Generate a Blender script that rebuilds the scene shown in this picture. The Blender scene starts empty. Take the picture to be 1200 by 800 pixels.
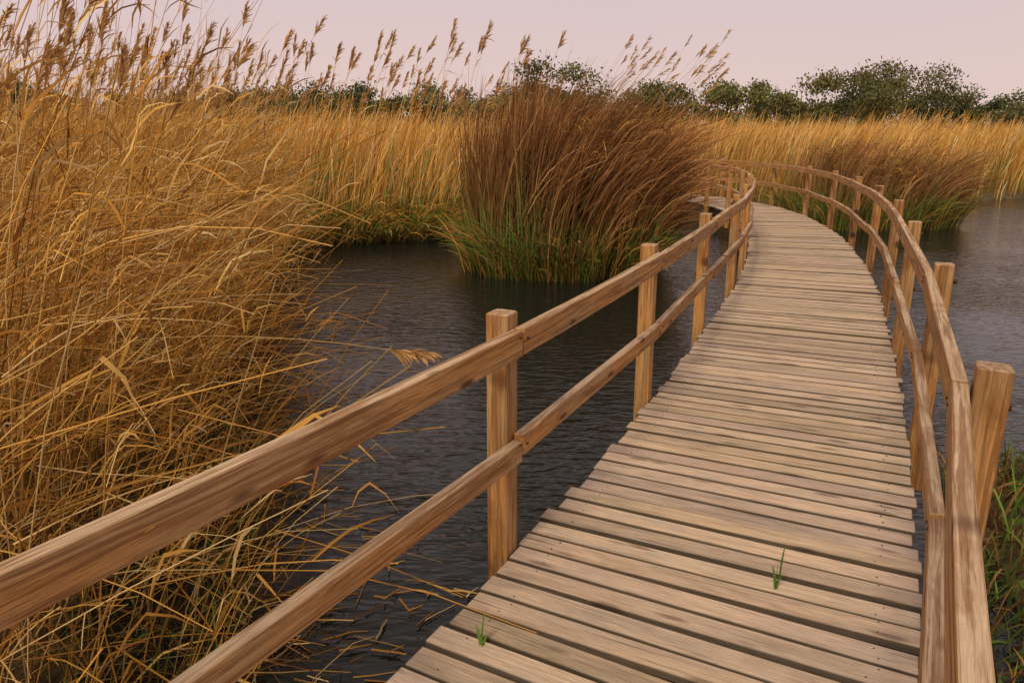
import bpy, math, numpy as np
from mathutils import Vector
R=np.random.RandomState(7)
sc=bpy.context.scene
sc.view_settings.view_transform='Standard'
try: sc.view_settings.look='None'
except Exception: pass
sc.view_settings.exposure=0; sc.view_settings.gamma=1
U=lambda a,b,n=None: R.uniform(a,b,n)
WL=-0.5   # water level

# ------------------------------------------------------------ mesh builder
class Builder:
    def __init__(s): s.v=[];s.f=[];s.c=[];s.g=[];s.n=0
    def add(s,v,f,c,g=None):
        v=np.asarray(v,float).reshape(-1,3); f=np.asarray(f,int).reshape(-1,4)
        c=np.asarray(c,float).reshape(-1,3)
        if g is None: g=v
        s.v.append(v);s.f.append(f+s.n);s.c.append(c);s.g.append(np.asarray(g,float).reshape(-1,3));s.n+=len(v)
    def obj(s,name,mat,parent=None,smooth=False):
        v=np.concatenate(s.v);f=np.concatenate(s.f);c=np.concatenate(s.c);g=np.concatenate(s.g)
        me=bpy.data.meshes.new(name)
        me.vertices.add(len(v));me.vertices.foreach_set('co',v.astype(np.float32).ravel())
        me.loops.add(f.size);me.loops.foreach_set('vertex_index',f.astype(np.int32).ravel())
        me.polygons.add(len(f))
        me.polygons.foreach_set('loop_start',(np.arange(len(f))*4).astype(np.int32))
        me.polygons.foreach_set('use_smooth',np.full(len(f),bool(smooth)))
        a=me.attributes.new('Col','FLOAT_COLOR','POINT')
        a.data.foreach_set('color',np.concatenate([np.clip(c,0,1),np.ones((len(c),1))],1).astype(np.float32).ravel())
        a=me.attributes.new('gco','FLOAT_VECTOR','POINT')
        a.data.foreach_set('vector',g.astype(np.float32).ravel())
        me.update(calc_edges=True);me.validate()
        me.materials.append(mat)
        o=bpy.data.objects.new(name,me);sc.collection.objects.link(o)
        if parent: o.parent=parent
        return o

def strands(B,P0,th,az,seg,W,C,K=2,zmin=None):
    N,S=th.shape
    az=np.broadcast_to(az if az.ndim==2 else az[:,None],(N,S))
    d=np.stack([np.sin(th)*np.cos(az),np.sin(th)*np.sin(az),np.cos(th)],-1)
    pts=np.concatenate([np.zeros((N,1,3)),np.cumsum(d*seg[:,None,None],1)],1)+P0[:,None,:]
    if zmin is not None: pts[...,2]=np.maximum(pts[...,2],zmin+U(0,.02,N)[:,None])
    T=np.concatenate([d,d[:,-1:]],1); A=np.concatenate([az,az[:,-1:]],1)
    side=np.stack([-np.sin(A),np.cos(A),0*A],-1); nor=np.cross(T,side)
    W=np.broadcast_to(W,(N,S+1))
    tw=U(0,math.pi,N)[:,None]+np.linspace(0,1,S+1)[None]*U(-1.2,1.2,N)[:,None]
    offs=[]
    for k in range(K):
        a=tw+2*math.pi*k/K
        offs.append(np.cos(a)[...,None]*side+np.sin(a)[...,None]*nor)
    off=np.stack(offs,2)
    v=pts[:,:,None,:]+W[:,:,None,None]*off
    i=np.arange(N)[:,None]*(S+1)*K; j=np.arange(S)[None]*K
    base=(i+j)
    fs=[]
    for k in range(K if K>2 else 1):
        k2=(k+1)%K
        fs.append(np.stack([base+k,base+k2,base+K+k2,base+K+k],-1))
    f=np.stack(fs,2)
    C=np.broadcast_to(C,(N,S+1,3))
    c=np.repeat(C[:,:,None,:],K,2)
    B.add(v,f,c)
    return pts,th,az

def jit(cols,n,amt=.25,w=None):
    cols=np.array(cols,float); idx=R.choice(len(cols),n,p=w)
    return cols[idx]*(1+R.uniform(-amt,amt,(n,1)))
def grad(c0,c1,S,p=1.0):
    t=(np.linspace(0,1,S+1)**p)[None,:,None]
    return c0[:,None,:]*(1-t)+c1[:,None,:]*t

# ------------------------------------------------------------ materials
def new_mat(name):
    m=bpy.data.materials.new(name);m.use_nodes=True;nt=m.node_tree
    return m,nt,nt.nodes,nt.links,nt.nodes['Principled BSDF'],nt.nodes['Material Output']
def mk_foliage(name,trans=.2):
    m,nt,n,l,b,o=new_mat(name)
    n.remove(b)
    a=n.new('ShaderNodeAttribute');a.attribute_name='Col'
    d=n.new('ShaderNodeBsdfDiffuse');l.new(a.outputs['Color'],d.inputs[0])
    t=n.new('ShaderNodeBsdfTranslucent');l.new(a.outputs['Color'],t.inputs[0])
    s=n.new('ShaderNodeMixShader');s.inputs[0].default_value=trans
    l.new(d.outputs[0],s.inputs[1]);l.new(t.outputs[0],s.inputs[2]);l.new(s.outputs[0],o.inputs[0])
    return m
M_reed=mk_foliage('dry_reed',.22);M_leaf=mk_foliage('tree_foliage',.15)

def mk_wood(name,fresh,weather,dark,rail):
    m,nt,n,l,b,o=new_mat(name)
    g=n.new('ShaderNodeAttribute');g.attribute_name='gco'
    c=n.new('ShaderNodeAttribute');c.attribute_name='Col'
    def noise(vecscale,detail=5,dist=0,rough=.6):
        mp=n.new('ShaderNodeMapping');mp.inputs['Scale'].default_value=vecscale
        l.new(g.outputs['Vector'],mp.inputs[0])
        t=n.new('ShaderNodeTexNoise');t.inputs['Scale'].default_value=1;t.inputs['Detail'].default_value=detail
        t.inputs['Distortion'].default_value=dist;t.inputs['Roughness'].default_value=rough
        l.new(mp.outputs[0],t.inputs['Vector']);return t
    def ramp(src,p0,p1,c0=(0,0,0,1),c1=(1,1,1,1)):
        r=n.new('ShaderNodeValToRGB');r.color_ramp.elements[0].position=p0;r.color_ramp.elements[1].position=p1
        r.color_ramp.elements[0].color=c0;r.color_ramp.elements[1].color=c1;l.new(src,r.inputs[0]);return r
    def mix(f,a,bb,mode='MIX'):
        x=n.new('ShaderNodeMix');x.data_type='RGBA';x.blend_type=mode
        if isinstance(f,float): x.inputs[0].default_value=f
        else: l.new(f,x.inputs[0])
        for i,s in ((6,a),(7,bb)):
            if isinstance(s,tuple): x.inputs[i].default_value=s
            else: l.new(s,x.inputs[i])
        return x.outputs[2]
    def mul(src,k):
        x=n.new('ShaderNodeMath');x.operation='MULTIPLY';x.inputs[1].default_value=k;l.new(src,x.inputs[0]);return x.outputs[0]
    grain=noise((3.0,85,85) if not rail else (1.4,45,65),5,.9,.68)
    fine=noise((14,330,330),3,.1)
    big=noise((1.6,9,9),4,.4)
    crack=noise((1.6,150,150),2,.25)
    G=ramp(grain.outputs[0],.36 if not rail else .42,.60 if not rail else .54,(1,1,1,1),(0,0,0,1))
    F=ramp(fine.outputs[0],.3,.7)
    Bg=ramp(big.outputs[0],.4,.62)
    base=mix(Bg.outputs[0],fresh+(1,),weather+(1,))
    if rail:
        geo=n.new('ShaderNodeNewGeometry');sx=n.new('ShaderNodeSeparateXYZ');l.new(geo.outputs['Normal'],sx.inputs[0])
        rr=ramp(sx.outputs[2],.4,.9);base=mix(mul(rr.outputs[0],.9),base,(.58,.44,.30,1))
    col=mix(mul(G.outputs[0],.72 if rail else .5),base,dark+(1,))
    fm=n.new('ShaderNodeMapRange');fm.inputs[3].default_value=.74;fm.inputs[4].default_value=1.14;l.new(F.outputs[0],fm.inputs[0])
    vs=n.new('ShaderNodeVectorMath');vs.operation='SCALE';l.new(col,vs.inputs[0]);l.new(fm.outputs[0],vs.inputs['Scale'])
    cr=ramp(crack.outputs[0],.665,.70)
    colc=mix(mul(cr.outputs[0],.75),vs.outputs[0],(.05,.03,.018,1))
    # knots
    mp=n.new('ShaderNodeMapping');mp.inputs['Scale'].default_value=(3.4,3,13) if rail else (2.6,11,2.5);l.new(g.outputs['Vector'],mp.inputs[0])
    vo=n.new('ShaderNodeTexVoronoi');vo.inputs['Scale'].default_value=1;l.new(mp.outputs[0],vo.inputs['Vector'])
    kr=ramp(vo.outputs['Distance'],.10,.21,(1,1,1,1),(0,0,0,1))
    col2=mix(mul(kr.outputs[0],.88 if rail else .6),colc,(.075,.03,.012,1))
    # stains
    st=noise((1.8,7,9),5,1.2);sr=ramp(st.outputs[0],.50,.66)
    col3=mix(mul(sr.outputs[0],.60 if rail else .40),col2,(.22,.08,.02,1) if rail else (.25,.19,.145,1))
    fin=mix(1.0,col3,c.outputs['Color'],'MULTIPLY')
    l.new(fin,b.inputs['Base Color']);b.inputs['Roughness'].default_value=.8;b.inputs['Specular IOR Level'].default_value=.25
    ad=n.new('ShaderNodeMath');ad.operation='ADD';l.new(grain.outputs[0],ad.inputs[0]);l.new(fine.outputs[0],ad.inputs[1])
    sb=n.new('ShaderNodeMath');sb.operation='SUBTRACT';l.new(ad.outputs[0],sb.inputs[0]);l.new(cr.outputs[0],sb.inputs[1])
    bp=n.new('ShaderNodeBump');bp.inputs['Strength'].default_value=.6;bp.inputs['Distance'].default_value=.003
    l.new(sb.outputs[0],bp.inputs['Height']);l.new(bp.outputs[0],b.inputs['Normal'])
    return m
M_deck=mk_wood('deck_wood',(.70,.53,.385),(.58,.46,.36),(.31,.215,.15),False)
M_rail=mk_wood('rail_wood',(.60,.30,.095),(.51,.32,.15),(.20,.085,.028),True)
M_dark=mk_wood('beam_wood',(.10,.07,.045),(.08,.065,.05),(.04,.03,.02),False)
m,nt,n,l,b,o=new_mat('rusty_metal');b.inputs['Roughness'].default_value=.6;b.inputs['Metallic'].default_value=.6
no=n.new('ShaderNodeTexNoise');no.inputs['Scale'].default_value=200;rp=n.new('ShaderNodeValToRGB');rp.color_ramp.elements[0].color=(.03,.02,.018,1);rp.color_ramp.elements[1].color=(.12,.06,.035,1)
l.new(no.outputs[0],rp.inputs[0]);l.new(rp.outputs[0],b.inputs['Base Color']);M_metal=m

# ------------------------------------------------------------ terrain
def edgeL(y): return np.interp(y,[-60,-4,0,2.5,5,8,12,15,16.5,40],[-3,-2.6,-1.9,-1.40,-2.15,-3.2,-4.1,-4.6,-3.5,-3.5])
def backY(x): return np.interp(x,[-60,-4.5,-2,0,2,4,7,12,20,60],[15.5,15.5,15.8,16.6,19,22.5,23,23.5,27,40])
def landd(x,y):
    wob=.25*np.sin(x*1.7+1)+.2*np.sin(y*1.3)+.12*np.sin(3.7*x+2.9*y)
    a=edgeL(y)-x; b_=y-backY(x)
    c=np.minimum(x-2.0-.30*(y-2.6), 4.6-y)      # vegetated bank right of the deck
    c=np.minimum(c,7-x)
    return np.maximum(np.maximum(a,b_)+wob*.5,c+wob*.2)
def gz(x,y):
    d=landd(x,y); t=np.clip(d/.6+.5,0,1); t=t*t*(3-2*t)
    return -1.2+t*.78+.05*np.sin(x*.9)*np.sin(y*.7)*t
u=np.linspace(-1,1,301);cx=6*np.sinh(u*6.5)
X,Y=np.meshgrid(cx,cx+8.0,indexing='xy')
Z=gz(X,Y)
V=np.stack([X,Y,Z],-1).reshape(-1,3);n_=len(cx)
I=(np.arange(n_-1)[:,None]*n_+np.arange(n_-1)[None]);F=np.stack([I,I+1,I+n_+1,I+n_],-1)
m,nt,n,l,b,o=new_mat('marsh_ground')
tc=n.new('ShaderNodeTexCoord');no=n.new('ShaderNodeTexNoise');no.inputs['Scale'].default_value=6;no.inputs['Detail'].default_value=8
l.new(tc.outputs['Object'],no.inputs['Vector'])
rp=n.new('ShaderNodeValToRGB');e=rp.color_ramp.elements;e[0].position=.3;e[0].color=(.03,.022,.013,1);e[1].position=.75;e[1].color=(.15,.10,.045,1)
l.new(no.outputs[0],rp.inputs[0]);l.new(rp.outputs[0],b.inputs['Base Color']);b.inputs['Roughness'].default_value=.95
bp=n.new('ShaderNodeBump');bp.inputs['Distance'].default_value=.05;l.new(no.outputs[0],bp.inputs['Height']);l.new(bp.outputs[0],b.inputs['Normal'])
Bd=Builder();Bd.add(V,F,np.ones((len(V),3)));Bd.obj('ground',m,smooth=True)

# water
m,nt,n,l,b,o=new_mat('pond_water')
b.inputs['Base Color'].default_value=(.010,.012,.011,1);b.inputs['Roughness'].default_value=.05;b.inputs['IOR'].default_value=1.33
tc=n.new('ShaderNodeTexCoord')
def wn(sx,sy,rot,sc_,dist,det=3):
    mp=n.new('ShaderNodeMapping');mp.inputs['Scale'].default_value=(sx,sy,1);mp.inputs['Rotation'].default_value=(0,0,rot)
    l.new(tc.outputs['Object'],mp.inputs[0]);t=n.new('ShaderNodeTexNoise');t.inputs['Scale'].default_value=sc_;t.inputs['Detail'].default_value=det;t.inputs['Distortion'].default_value=dist
    l.new(mp.outputs[0],t.inputs['Vector']);return t
w1=wn(1,3.0,.32,4.0,.35,2);w2=wn(1,2.4,-.22,11,.3,1);w3=wn(1,1,0,.45,0,2)
ad=n.new('ShaderNodeMath');ad.operation='MULTIPLY_ADD';ad.inputs[1].default_value=.25;l.new(w2.outputs[0],ad.inputs[0]);l.new(w1.outputs[0],ad.inputs[2])
bp=n.new('ShaderNodeBump');bp.inputs['Distance'].default_value=.034
mr=n.new('ShaderNodeMapRange');mr.inputs[1].default_value=.35;mr.inputs[2].default_value=.65;mr.inputs[3].default_value=.35;mr.inputs[4].default_value=1.0
l.new(w3.outputs[0],mr.inputs[0]);l.new(mr.outputs[0],bp.inputs['Strength'])
l.new(ad.outputs[0],bp.inputs['Height']);l.new(bp.outputs[0],b.inputs['Normal'])
Bd=Builder();s_=70
Bd.add([(-s_,-s_,WL),(s_,-s_,WL),(s_,s_,WL),(-s_,s_,WL)],[[0,1,2,3]],np.ones((4,3)));Bd.obj('water',m)

# ------------------------------------------------------------ boardwalk path
CP=np.array([(-2.7,-3.6),(-1.72,-1.85),(-.74,-.1),(.24,1.65),(.70,2.5),(1.64,4.43),(2.50,6.42),(3.34,8.4),(4.2,10.8),(5.0,13.6),(5.5,16.8),(5.35,19.3),(4.5,21.2),(2.9,22.6),(.8,23.6),(-1.6,24.2)])
pp=[]
for i in range(1,len(CP)-2):
    p0,p1,p2,p3=CP[i-1:i+3]
    for t in np.linspace(0,1,40,endpoint=False):
        pp.append(.5*((2*p1)+(-p0+p2)*t+(2*p0-5*p1+4*p2-p3)*t*t+(-p0+3*p1-3*p2+p3)*t**3))
pp=np.array(pp);ds=np.r_[0,np.cumsum(np.hypot(*np.diff(pp,axis=0).T))]
LEN=ds[-1]
def path(s):
    c=np.array([np.interp(s,ds,pp[:,0]),np.interp(s,ds,pp[:,1])])
    a=np.array([np.interp(s-.35,ds,pp[:,0]),np.interp(s-.35,ds,pp[:,1])]);b_=np.array([np.interp(s+.35,ds,pp[:,0]),np.interp(s+.35,ds,pp[:,1])])
    h=(b_-a)/np.linalg.norm(b_-a); return c,h,np.array([h[1],-h[0]])
def beam(B,A,Bp,w,h,bev=.004,tint=None,up=(0,0,1),warp=0.,side_tint=None):
    A=np.array(A,float);Bp=np.array(Bp,float);d=Bp-A;L=np.linalg.norm(d);d/=L
    up=np.array(up,float);sd=np.cross(d,up);sd/=np.linalg.norm(sd);up=np.cross(sd,d)
    def ring(uu,hw,hh,bv):
        return [(uu,x,y) for x,y in [(-hw+bv,-hh),(hw-bv,-hh),(hw,-hh+bv),(hw,hh-bv),(hw-bv,hh),(-hw+bv,hh),(-hw,hh-bv),(-hw,-hh+bv)]]
    ns=max(1,int(L/.4)) if warp else 1
    us=[0.,bev]+[L*k/ns for k in range(1,ns)]+[L-bev,L]
    loc=[]
    wy,wz=U(-warp,warp,2)
    for k,uu in enumerate(us):
        e_=bev if k in(0,len(us)-1) else 0
        r=np.array(ring(uu,w/2-e_,h/2-e_,bev))
        q=math.sin(math.pi*uu/L); r[:,1]+=wy*q; r[:,2]+=wz*q
        loc.append(r)
    loc=np.concatenate(loc);v=A+loc[:,:1]*d+loc[:,1:2]*sd+loc[:,2:3]*up
    f=[]
    for k in range(len(us)-1):
        for j in range(8):
            f.append([k*8+j,(k+1)*8+j,(k+1)*8+(j+1)%8,k*8+(j+1)%8])
    for o_,fl in ((0,0),((len(us)-1)*8,1)):
        for q in ([0,1,2,3],[0,3,4,7],[4,5,6,7]):
            qq=[o_+t for t in q]; f.append(qq if not fl else qq[::-1])
    if tint is None: tint=np.ones(3)*U(.82,1.12)
    cc=np.tile(tint,(len(v),1))
    if side_tint is not None: cc[loc[:,2]<h/2-bev*.5]*=side_tint  # darker vertex colour on everything below the top face
    B.add(v,f,cc,loc+U(-50,50,3))

def empty(name):
    e=bpy.data.objects.new(name,None);sc.collection.objects.link(e);return e
bw=empty('boardwalk')
Bp_=Builder();Bn=Builder()
def disc(B,c,r,h=.002,nrm=(0,0,1),K=8):
    c=np.array(c,float);nz=np.array(nrm,float);nz/=np.linalg.norm(nz)
    a=np.cross(nz,(0,1,.3));a/=np.linalg.norm(a);b_=np.cross(nz,a)
    ang=np.arange(K)*2*math.pi/K
    r0=c+r*(np.cos(ang)[:,None]*a+np.sin(ang)[:,None]*b_)
    v=np.concatenate([r0-nz*.004,r0+nz*h]);f=[[j,(j+1)%K,K+(j+1)%K,K+j] for j in range(K)]
    f+=[[K+0,K+1,K+2,K+3],[K+0,K+3,K+4,K+7],[K+4,K+5,K+6,K+7]]
    B.add(v,f,np.ones((len(v),3)))
s=.05
HW=.76
while s<LEN-.1:
    c,h,nr=path(s)
    yaw=R.normal(0,.006);nr2=nr*math.cos(yaw)+h*math.sin(yaw)
    e1,e2=HW+R.normal(0,.010),HW+R.normal(0,.010)
    z=-.018+R.normal(0,.003);z2=z+R.normal(0,.003)
    w=.102+R.normal(0,.0028)
    v_=U(.74,1.08);tint=np.array([v_*U(.98,1.02),v_,v_*U(.90,1.06)])
    if R.rand()<.14: tint*=.82
    beam(Bp_,(*(c-nr2*e1),z),(*(c+nr2*e2),z2),w,.035,.005,tint,warp=.0,side_tint=.24)
    for sg in (-1,1):
        for q in (-.027,.027):
            if R.rand()<.25: continue
            p=c+nr2*sg*(.62+R.normal(0,.013))+h*(q+R.normal(0,.006))
            disc(Bn,(*p,max(z,z2)+.0176),.0032,.001)
    s+=.1255+R.normal(0,.0018)
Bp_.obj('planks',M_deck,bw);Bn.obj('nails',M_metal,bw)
# posts positions
sref=ds[np.argmin(np.hypot(pp[:,0]-.70,pp[:,1]-2.46))]
S_=[sref+2.1*k for k in range(-2,20) if 0.1<sref+2.1*k<LEN-.1]
Bj=Builder()
for a,b_ in zip(S_[:-1],S_[1:]):
    ca,ha,na=path(a);cb,hb,nb=path(b_)
    for off in (-.62,0,.62):
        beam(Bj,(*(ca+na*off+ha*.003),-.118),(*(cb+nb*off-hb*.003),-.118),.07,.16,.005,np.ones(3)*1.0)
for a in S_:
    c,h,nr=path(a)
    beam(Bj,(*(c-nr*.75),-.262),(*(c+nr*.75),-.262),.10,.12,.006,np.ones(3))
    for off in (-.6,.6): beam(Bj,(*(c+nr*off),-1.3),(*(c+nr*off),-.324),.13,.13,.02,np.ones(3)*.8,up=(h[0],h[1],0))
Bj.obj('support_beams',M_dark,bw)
# railings
PO=HW+.052
for side in (-1,1):
    root=empty('wooden_railing')
    P=Builder();Rt=Builder();Rl=Builder();Bb=Builder()
    info=[]
    for k,a in enumerate(S_):
        c,h,nr=path(a)
        pc=c+nr*side*PO
        lean=R.normal(0,.010,2)
        top=1.025+R.normal(0,.010)
        t_=U(.82,1.05);beam(P,(*pc,-.30),(pc[0]+lean[0],pc[1]+lean[1],top),.094,.094,.005,np.array([t_,t_*1.0,t_*1.02]),up=(h[0],h[1],0))
        info.append((c,h,nr))
        for z in (.925,.485):
            q=c+nr*side*(PO+.048); disc(Bb,(*(q+h*.0),z),.013,.016,(nr[0]*side,nr[1]*side,0))
            q=c+nr*side*(PO-.1005)
            for dd in(-.03,.033): disc(Bb,(*(q+h*dd),z+U(-.02,.02)),.005,.002,(-nr[0]*side,-nr[1]*side,0))
    for k in range(len(S_)-1):
        (ca,ha,na),(cb,hb,nb)=info[k],info[k+1]
        A=ca+na*side*(PO-.0735);B2=cb+nb*side*(PO-.0735);d=(B2-A)/np.linalg.norm(B2-A)
        A=A+d*.004;B2=B2-d*.004
        v_=U(.88,1.10)
        beam(Rt,(*A,.925+R.normal(0,.006)),(*B2,.925+R.normal(0,.006)),.045,.105,.0035,np.array([v_,v_,v_]),warp=.007)
        v_=U(.82,1.06)
        beam(Rl,(*A,.485+R.normal(0,.007)),(*B2,.485+R.normal(0,.007)),.045,.088,.0035,np.array([v_,v_,v_]),warp=.007)
    P.obj('posts',M_rail,root);Rt.obj('top_rail',M_rail,root);Rl.obj('lower_rail',M_rail,root);Bb.obj('bolts',M_metal,root)

# ------------------------------------------------------------ reeds
GOLD=[(.68,.38,.095),(.58,.30,.066),(.74,.47,.155),(.46,.22,.048),(.82,.60,.28),(.31,.14,.036)]
BROWN=[(.27,.115,.045),(.19,.08,.032),(.36,.175,.065),(.13,.058,.026),(.42,.23,.095)]
GREEN=[(.12,.18,.035),(.09,.14,.03),(.17,.23,.05),(.22,.23,.06)]
PLUME=[(.56,.34,.14),(.43,.24,.10),(.62,.41,.20)]
def thcurve(n,a,b_,S,p=1.3,noise=.03):
    t=(np.linspace(0,1,S)**p)[None]
    return a[:,None]*(1-t)+b_[:,None]*t+R.normal(0,noise,(n,S))
def azw(n,mean,sd): return R.normal(mean,sd,n)
def taper(n,w,S,tip=.3): return w[:,None]*(1-(1-tip)*np.linspace(0,1,S+1)[None])
def leafw(n,w,S):
    t=np.linspace(0,1,S+1)[None]; return w[:,None]*np.clip(np.sin(np.pi*(t*.86+.12))**.7,.05,1)
def plumes(B,tips,th,az,sc_=1.,M=46):
    n=len(tips)
    t=U(0,1,(n,M)); L=.24*sc_
    d=np.stack([np.sin(th)*np.cos(az),np.sin(th)*np.sin(az),np.cos(th)],-1)
    P=tips[:,None,:]+d[:,None,:]*(t*L)[...,None]
    P=P.reshape(-1,3); N=len(P)
    th2=np.repeat(th,M)+R.normal(.12,.24,N);az2=np.repeat(az,M)+R.normal(0,.5,N)
    ln=(.12*sc_*(1.1-.55*t.ravel()))*U(.7,1.2,N)
    S=3;TH=np.stack([th2,th2+.15,th2+.4],1)
    strands(B,P,TH,az2,ln/S,np.array([.9,1.,.8,.2])[None]*(.0058*sc_)*U(.7,1.3,(N,1)),grad(jit(PLUME,N,.25),jit(PLUME,N,.25),S))
    strands(B,tips,np.repeat(th[:,None],2,1),az,np.full(n,L/2),np.array([.003,.003,.001])[None]*sc_,grad(jit(PLUME,n),jit(PLUME,n),2))

def add_leaves(B,pts,th,az,n,lmin,lmax,w,cols,azmean=0.,azsd=1.2,lo=.3,droop=(1.0,2.0),ymin=None):
    if ymin is not None: pts=pts[pts[:,0,1]>ymin]
    N,S1,_=pts.shape
    i=R.randint(0,N,n);t=U(lo,.98,n)*(S1-1);k=np.minimum(t.astype(int),S1-2);fr=(t-k)[:,None]
    P=pts[i,k]*(1-fr)+pts[i,k+1]*fr
    th0=U(.25,.8,n);th1=U(*droop,n);S=4
    TH=thcurve(n,th0,th1,S,1.0,.10)
    kk=R.rand(n)<.3;TH[kk,2:]+=U(.4,1.0,(kk.sum(),1))
    L=U(lmin,lmax,n)
    c=jit(cols,n,.3)
    strands(B,P,TH,azw(n,azmean,azsd),L/S,leafw(n,w*U(.6,1.3,n),S),grad(c,c*U(.7,1.2,(n,1)),S))

def sample_land(n,x0,x1,y0,y1,cond):
    out=np.zeros((0,2))
    while len(out)<n:
        p=np.stack([U(x0,x1,n*2),U(y0,y1,n*2)],1);p=p[cond(p[:,0],p[:,1])];out=np.concatenate([out,p])
    return out[:n]
def base3(p): return np.column_stack([p,gz(p[:,0],p[:,1])-.02])

# --- near reed bed (left of the boardwalk)
B=Builder()
bedcond=lambda x,y:(x<edgeL(y)+.15)&(x>edgeL(y)-4.2)
n=4800
p=sample_land(n,-9,-1,1.0,15,bedcond);P0=base3(p)
S=7;L=R.normal(1.85,.38,n).clip(.8,2.8)
edge=np.clip((p[:,0]-edgeL(p[:,1])+1.0),0,1)
th=thcurve(n,U(.0,.28,n)+edge*.10,U(.2,.8,n)+edge*.3,S,1.6,.03)
az=azw(n,0.,.8)
brk=R.rand(n)<.35;kb=R.randint(2,6,n);ka=U(.7,1.5,n)
for j in range(S):
    mk=brk&(j>=kb);th[mk,j]+=ka[mk]
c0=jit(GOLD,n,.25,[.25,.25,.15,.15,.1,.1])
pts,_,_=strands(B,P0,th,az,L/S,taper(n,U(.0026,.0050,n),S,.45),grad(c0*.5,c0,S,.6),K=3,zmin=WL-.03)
add_leaves(B,pts,th,az,7500,.2,.5,.0058,GOLD,0.,1.0,.25,(1.0,2.0),1.8)
add_leaves(B,pts,th,az,700,.2,.45,.0085,GOLD[2:5],0.,1.0,.2,(.7,1.6),3.4)
# tall plumed stems
n=800
p=sample_land(n,-9,-1,2.2,15,lambda x,y:(x<edgeL(y)-.1)&(x>edgeL(y)-4.2));P0=base3(p)
L=U(2.3,3.5,n);S=8
th=thcurve(n,U(0,.2,n),U(.2,.75,n),S,1.5,.025);az=azw(n,0.,.45)
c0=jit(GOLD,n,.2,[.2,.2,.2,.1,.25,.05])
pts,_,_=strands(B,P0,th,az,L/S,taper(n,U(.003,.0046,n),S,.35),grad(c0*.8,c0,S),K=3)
add_leaves(B,pts,th,az,3000,.2,.5,.0065,GOLD,0.,.7,.3,(.8,1.7))
sel=(R.rand(n)<.22)&(p[:,1]>5)
plumes(B,pts[sel,-1],th[sel,-1],az[sel],1.15)
# broken straws sticking out
n=3800
p=sample_land(n,-8,-1,1.7,13,lambda x,y:(x<edgeL(y)+.15)&(x>edgeL(y)-2.2))
P0=np.column_stack([p,U(-.35,1.35,n)**1.0]);S=4
th=thcurve(n,U(.5,1.6,n),U(.9,1.9,n),S,1,.05);az=azw(n,-.1,.8);L=U(.4,1.3,n)
far=p[:,1]<2.6;L[far]*=.5
c0=jit(GOLD,n,.3)
pts,_,_=strands(B,P0,th,az,L/S,taper(n,U(.0022,.0048,n),S,.5),grad(c0,c0,S),K=3,zmin=WL-.01)
add_leaves(B,pts,th,az,1100,.12,.35,.0050,GOLD,0.,1.2,.2,(1.0,2.0),2.4)
# matted straw at the foot, lying to the water
n=3600
p=sample_land(n,-8,0,.8,15,lambda x,y:(x<edgeL(y)+.45)&(x>edgeL(y)-1.4))
P0=np.column_stack([p,WL+U(0,.3,n)]);S=4
th=thcurve(n,U(.9,1.6,n),U(1.4,1.9,n),S,1,.06);az=U(-math.pi,math.pi,n)*.6
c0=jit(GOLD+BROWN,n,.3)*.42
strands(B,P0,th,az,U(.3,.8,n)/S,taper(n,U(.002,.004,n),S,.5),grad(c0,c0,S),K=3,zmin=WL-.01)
# a bent plume hanging over the water
P1=np.array([[-2.0,3.35,.74]]);th=np.array([[1.42,1.48,1.52,1.58,1.62,1.66,1.70]]);az1=np.array([-.04])
pts,_,_=strands(B,P1,th,az1,np.array([1.45/7]),np.full((1,8),.0026),np.full((1,8,3),.5)*np.array([1.1,.72,.3]),K=3)
plumes(B,pts[:,-1],np.array([1.66]),az1,.8,120)
# green shoots
n=450
p=sample_land(n,-3,0,1.6,5,lambda x,y:(x<edgeL(y)+.35)&(x>edgeL(y)-.5))
P0=np.column_stack([p,np.full(n,WL)]);c0=jit(GREEN,n,.3)
strands(B,P0,thcurve(n,U(0,.6,n),U(.4,1.4,n),4),U(-3,3,n),U(.12,.4,n)/4,leafw(n,U(.003,.006,n),4),grad(c0,c0*1.2,4))
B.obj('reed_bed',M_reed,smooth=True)

# --- floating straw
B=Builder();n=380
p=sample_land(n,-2.6,.6,1.4,7,lambda x,y:(x>edgeL(y))&(x<edgeL(y)+.5+1.0*np.exp(-((y-2.8)/1.2)**2)))
P0=np.column_stack([p,WL+U(-.003,.008,n)]);c0=jit(GOLD,n,.3)*.85
strands(B,P0,np.full((n,3),math.pi/2)+R.normal(0,.03,(n,3)),azw(n,.2,.8)[:,None]+R.normal(0,.1,(n,3)),U(.04,.26,n)/3,taper(n,U(.0025,.0065,n),3,.6),grad(c0,c0,3),K=3,zmin=WL-.001)
B.obj('floating_straw',M_reed)

# --- back reed field
B=Builder()
N=50000
r=16*np.exp(U(0,1,N*3)*math.log(75/16.));phi=U(-.85,.85,N*3)
x=r*np.sin(phi)*1.0;y=r*np.cos(phi)
ok=(landd(x,y)>.1)&(y>14)
dm=np.min(np.hypot(x[:,None]-pp[None,::12,0],y[:,None]-pp[None,::12,1]),1);ok&=dm>1.1
x=x[ok][:N];y=y[ok][:N];N=len(x);r=np.hypot(x,y)
P0=np.column_stack([x,y,gz(x,y)-.02])
low=np.sin(x*.8+1.3*np.sin(y*.4))*np.sin(y*.55+1.)*.5+np.sin(x*2.1)*.2+.5*np.sin(x*.23+y*.17)
sh=np.clip((landd(x,y))/2.2,0,1)
Lg=(1.0+1.5*sh+.2*low+R.normal(0,.24,N)).clip(.4,3.3)
S=4;th=thcurve(N,U(0,.15,N),U(.15,.75,N),S,1.5,.04);az=azw(N,0,.6)
c1=jit(GOLD,N,.22,[.3,.2,.22,.08,.15,.05])*(1+.2*low[:,None]);c0=c1*.55
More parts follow.
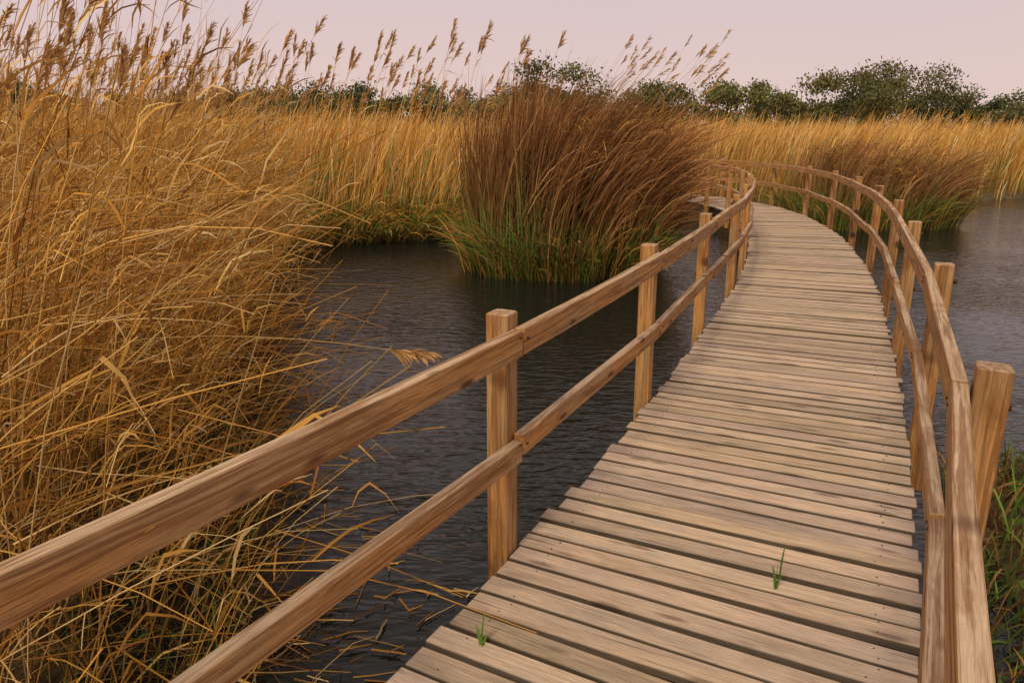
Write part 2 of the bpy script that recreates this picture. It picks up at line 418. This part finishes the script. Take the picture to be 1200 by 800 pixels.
gr=(R.rand(N)<.35*(1-sh))[:,None];g_=jit(GREEN,N,.3);c0=np.where(gr,g_,c0);c1=np.where(gr,g_*1.4,c1)
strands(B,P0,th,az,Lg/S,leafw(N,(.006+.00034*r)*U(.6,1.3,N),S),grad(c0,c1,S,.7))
n=190
r=U(15.5,28,n*8);phi=np.where(R.rand(n*8)<.88,U(-.62,-.02,n*8),U(-.02,.7,n*8));x=r*np.sin(phi);y=r*np.cos(phi)
ok=(landd(x,y)>.8);ok&=np.min(np.hypot(x[:,None]-pp[None,::12,0],y[:,None]-pp[None,::12,1]),1)>1.5
x=x[ok][:n];y=y[ok][:n];n=len(x)
P0=np.column_stack([x,y,gz(x,y)]);L=np.where(x<1,U(2.5,4.2,n),U(2.2,2.7,n))
th=thcurve(n,U(0,.1,n),U(.2,.6,n),7,1.6,.02);az=azw(n,0,.3);c0=jit(GOLD,n,.2)
pts,_,_=strands(B,P0,th,az,L/7,taper(n,np.full(n,.0055),7,.5),grad(c0*.8,c0,7),K=3)
add_leaves(B,pts,th,az,800,.25,.5,.009,GOLD,0,.6,.4)
plumes(B,pts[:,-1],th[:,-1],az,1.65,44)
B.obj('reed_field',M_reed,smooth=True)

# --- bank sedge (green and dead grass on the far left bank)
B=Builder();n=9000
p=sample_land(n,-9,3.2,14,20.5,lambda x,y:(landd(x,y)>-.35)&(landd(x,y)<1.3)&(y>13.5))
P0=base3(p);P0[:,2]=np.maximum(P0[:,2],WL-.05)+U(0,.25,n)
c0=jit(GREEN+GOLD[:4],n,.3,[.15,.15,.12,.1,.14,.14,.1,.1])*.9
strands(B,P0,thcurve(n,U(.0,.8,n),U(.9,2.3,n),5),azw(n,-.9,1.1),U(.35,1.0,n)/5,leafw(n,U(.005,.011,n),5),grad(c0*.8,c0*1.15,5),zmin=WL-.02)
B.obj('bank_sedge',M_reed,smooth=True)

# --- reed clumps in the water
def clump(cx,cy,rx,ry,rot,n,Lm,lean,greenf,name,topcols):
    B=Builder()
    nt_=int(n/55);a=U(0,2*math.pi,nt_);rr=np.sqrt(U(0,1,nt_))
    tx=rx*rr*np.cos(a);ty=ry*rr*np.sin(a);tr=rr;tl=U(.66,1.10,nt_);tz=R.normal(0,.4,nt_);tt=R.normal(0,.15,nt_);tb=U(.55,1.35,nt_)
    ti=R.randint(0,nt_,n)
    lx=tx[ti]+R.normal(0,.12,n);ly=ty[ti]+R.normal(0,.12,n);rr=tr[ti]
    x=cx+lx*math.cos(rot)-ly*math.sin(rot);y=cy+lx*math.sin(rot)+ly*math.cos(rot)
    rel=(x-cx)/rx
    P0=np.column_stack([x,y,np.full(n,WL-.05)])
    S=7;L=(Lm*(1-.14*rr**2)*tl[ti]*U(.6,1.08,n))
    th0=np.clip(.03+.10*rel+tt[ti]*.4+R.normal(0,.06,n),-.3,.6);th1=lean*(.80+.62*rel)+tt[ti]*1.6+R.normal(0,.14,n)
    th=thcurve(n,th0,th1,S,1.6,.035);az=tz[ti]+R.normal(0,.28,n)
    ct=jit(topcols,n,.3)*tb[ti][:,None];cb=jit(BROWN,n,.3)*.6
    g=(R.rand(n)<greenf*(1-.6*np.clip(rel,-1,1)))[:,None];gg=jit(GREEN,n,.3);cb=np.where(g,gg,cb);cm=np.where(g,gg*1.2,ct)
    t=np.linspace(0,1,S+1)[None,:,None]
    C=np.where(t<.3,cb[:,None]*(1-t/.3)+cm[:,None]*(t/.3),cm[:,None]*(1-np.clip((t-.3)/.4,0,1))+ct[:,None]*np.clip((t-.3)/.4,0,1))
    strands(B,P0,th,az,L/S,leafw(n,U(.004,.010,n),S),C)
    m_=n//4;a=U(0,2*math.pi,m_);x=cx+(rx*1.0*np.cos(a))*math.cos(rot)-ry*np.sin(a)*math.sin(rot);y=cy+rx*np.cos(a)*math.sin(rot)+ry*np.sin(a)*math.cos(rot)
    x+=R.normal(0,.12,m_);y+=R.normal(0,.12,m_)
    c0=jit(GREEN+GREEN+BROWN[:3]+GOLD[:2],m_,.3)
    strands(B,np.column_stack([x,y,np.full(m_,WL-.03)]),thcurve(m_,U(.05,.5,m_),U(.4,1.7,m_),5),a+R.normal(0,.6,m_),U(.4,1.3,m_)/5,leafw(m_,U(.004,.009,m_),5),grad(c0*.8,c0*1.2,5),zmin=WL-.02)
    m_=n//5;a=U(0,2*math.pi,m_);q=U(.3,.95,m_)
    x=cx+rx*q*np.cos(a);y=cy+ry*q*np.sin(a);z=WL+U(.4,Lm*.75,m_)
    c0=jit(topcols+GOLD[:2],m_,.3)
    strands(B,np.column_stack([x+(z-WL)*.15*lean,y,z]),thcurve(m_,U(.3,1.,m_),U(1.2,2.7,m_),5),azw(m_,0,1.3),U(.25,.7,m_)/5,leafw(m_,U(.004,.008,m_),5),grad(c0,c0,5))
    m_=n//260
    x=cx+U(-.3,.8,m_)*rx;y=cy+U(-.6,.6,m_)*ry
    th=thcurve(m_,U(.05,.2,m_),U(.5,.95,m_),7,1.4,.02);az=azw(m_,0,.25);c0=jit(GOLD,m_,.2)
    pts,_,_=strands(B,np.column_stack([x,y,np.full(m_,WL)]),th,az,U(1.02,1.2,m_)*Lm/7,taper(m_,np.full(m_,.004),7,.5),grad(c0*.7,c0,7),K=3)
    plumes(B,pts[:,-1],th[:,-1],az,.95,24)
    B.obj(name,M_reed,smooth=True)
clump(.86,12.6,1.42,1.25,.2,9500,3.2,.86,.5,'reed_clump',BROWN+BROWN[:3]+[(.44,.25,.11)])
clump(8.7,18.6,2.0,1.2,.05,6000,2.35,1.0,.7,'reed_clump',BROWN[:3]+[(.36,.22,.09),(.44,.28,.12)])

# --- low vegetation right of the deck
B=Builder();n=5200
offdeck=lambda x,y:np.min(np.hypot(x[:,None]-pp[None,::8,0],y[:,None]-pp[None,::8,1]),1)>1.0
p=sample_land(n,1.6,5.2,1.4,5.0,lambda x,y:(landd(x,y)>-.12)&offdeck(x,y))
P0=base3(p);P0[:,2]=np.maximum(P0[:,2],WL-.02)
c0=jit(GREEN+GREEN+GOLD[:1]+BROWN,n,.3)*.55
strands(B,P0,thcurve(n,U(0,.8,n),U(.7,2.0,n),5),U(-1.2,1.9,n),U(.10,.34,n)/5,leafw(n,U(.003,.007,n),5),grad(c0*.7,c0*1.2,5),zmin=WL-.02)
n=300;p=sample_land(n,1.8,5,1.4,4.8,lambda x,y:(landd(x,y)>-.05)&offdeck(x,y));P0=base3(p);c0=jit([(.10,.17,.03),(.14,.22,.05)],n,.3)
strands(B,P0,thcurve(n,U(0,.5,n),U(.4,1.6,n),5),U(-1.2,1.9,n),U(.2,.5,n)/5,leafw(n,U(.005,.010,n),5),grad(c0*.8,c0*1.2,5))
B.obj('waterside_grass',M_reed,smooth=True)

# --- sprouts growing through the deck
for (px,py,sc_) in ((-.105,2.21,.95),(1.02,2.545,1.1)):
    B=Builder();k=4
    P0=np.column_stack([px+R.normal(0,.005,k),py+R.normal(0,.003,k),np.full(k,-.03)])
    c0=jit([(.10,.19,.04),(.14,.25,.06)],k,.2)
    strands(B,P0,thcurve(k,U(.02,.2,k),U(.1,.7,k),6),np.array([.3,2.8,1.2,-.4]),np.array([.19,.12,.14,.09])*sc_/6,leafw(k,np.full(k,.007),6),grad(c0,c0*1.2,6))
    B.obj('grass_sprout',M_leaf,smooth=True)

# ------------------------------------------------------------ distant tree line
B=Builder()
uu=[-300,-100,100,250,330,400,470,540,590,640,690,730,780,830,880,930,985,1030,1080,1130,1175,1200,1500]
ty=[122,118,110,104,100,94,106,114,94,84,88,108,94,88,100,98,82,90,102,108,120,128,125]
LC=[(.12,.128,.052),(.15,.150,.066),(.185,.175,.085),(.085,.095,.042),(.155,.175,.065)]
q=-280
while q<1480:
    D=U(58,74);top=np.interp(q,uu,ty)+R.normal(2,8)
    H=(1.7+(155-top)/880.*D*1.09+.4)
    X0=(q-600)/880.*D*.965;Y0=D;g0=-.42
    H=max(H,2.4);rad=H*U(.30,.52)
    k=7;S=5
    th=thcurve(k,np.r_[.03,U(.1,.5,k-1)],np.r_[.1,U(.3,.9,k-1)],S,1,.05);azs=U(-3.14,3.14,k)
    cc=jit([(.16,.13,.10)],k,.2)
    strands(B,np.tile([[X0,Y0,g0]],(k,1)),th,azs,np.r_[H*.8,U(.5,.8,k-1)*H]/S,taper(k,np.r_[.12,U(.05,.08,k-1)],S,.2),grad(cc,cc,S),K=5)
    nl=R.randint(11,17);bt=U(.72,1.3);hue=np.array([U(.88,1.15),1,U(.85,1.15)])
    for j in range(nl):
        zc=g0+H*U(.22,.84);wr=rad*(1.25-.9*abs((zc-g0)/H-.42))
        lc=np.array([X0+U(-1,1)*wr,Y0+U(-1,1)*wr*.8,zc]);lr=H*U(.09,.17)
        m_=230;dv=R.normal(0,1,(m_,3));dv/=np.linalg.norm(dv,axis=1)[:,None]
        rr=np.abs(R.normal(.72,.28,m_));pc=lc+dv*(rr*lr)[:,None]*np.array([1.25,1,.8])
        bright=U(.7,1.25)*bt
        cols=jit(LC,m_,.2)*bright*hue
        strands(B,pc,np.repeat(U(0,3.1,m_)[:,None],2,1),U(-3.14,3.14,m_),U(.06,.14,m_),np.array([.02,.075,.015])[None]*U(.6,1.4,(m_,1)),np.repeat(cols[:,None],3,1))
    q+=U(13,26)
B.obj('distant_trees',M_leaf)

# ------------------------------------------------------------ light, sky, camera
SUN_EL,SUN_ROT=math.radians(46),math.radians(208)
w=bpy.data.worlds.new("World");sc.world=w;w.use_nodes=True;nt=w.node_tree;n=nt.nodes;l=nt.links
bg=n['Background'];out=n['World Output']
sky=n.new('ShaderNodeTexSky');sky.sky_type='NISHITA';sky.sun_disc=False;sky.sun_elevation=SUN_EL;sky.sun_rotation=SUN_ROT
sky.dust_density=5;sky.air_density=1.5
l.new(sky.outputs[0],bg.inputs[0]);bg.inputs[1].default_value=.08
tc=n.new('ShaderNodeTexCoord');sx=n.new('ShaderNodeSeparateXYZ');l.new(tc.outputs['Generated'],sx.inputs[0])
no=n.new('ShaderNodeTexNoise');no.inputs['Scale'].default_value=1.3;no.inputs['Detail'].default_value=3;l.new(tc.outputs['Generated'],no.inputs['Vector'])
ma=n.new('ShaderNodeMath');ma.operation='MULTIPLY_ADD';ma.inputs[1].default_value=.15;l.new(no.outputs[0],ma.inputs[0]);l.new(sx.outputs[2],ma.inputs[2])
rp=n.new('ShaderNodeValToRGB');e=rp.color_ramp.elements;e[0].position=.06;e[0].color=(.84,.63,.56,1);e[1].position=.8;e[1].color=(.66,.54,.49,1)
x=e.new(.30);x.color=(.70,.565,.60,1)
l.new(ma.outputs[0],rp.inputs[0])
b2=n.new('ShaderNodeBackground');l.new(rp.outputs[0],b2.inputs[0]);b2.inputs[1].default_value=1.0
mx=n.new('ShaderNodeMixShader');mx.inputs[0].default_value=.94;l.new(bg.outputs[0],mx.inputs[1]);l.new(b2.outputs[0],mx.inputs[2]);l.new(mx.outputs[0],out.inputs[0])
sd=bpy.data.lights.new('sun','SUN');sd.energy=2.3;sd.angle=math.radians(14);sd.color=(1,.84,.59)
so=bpy.data.objects.new('sun',sd);sc.collection.objects.link(so)
dv=Vector((math.sin(SUN_ROT)*math.cos(SUN_EL),math.cos(SUN_ROT)*math.cos(SUN_EL),math.sin(SUN_EL)))
so.rotation_euler=dv.to_track_quat('Z','Y').to_euler()
cd=bpy.data.cameras.new('camera');cd.lens=26.4;cd.sensor_width=36;cd.clip_end=6000;cd.clip_start=.02
co=bpy.data.objects.new('camera',cd);sc.collection.objects.link(co)
co.location=(0,0,1.7);co.rotation_euler=(math.radians(90-15.56),0,0);sc.camera=co
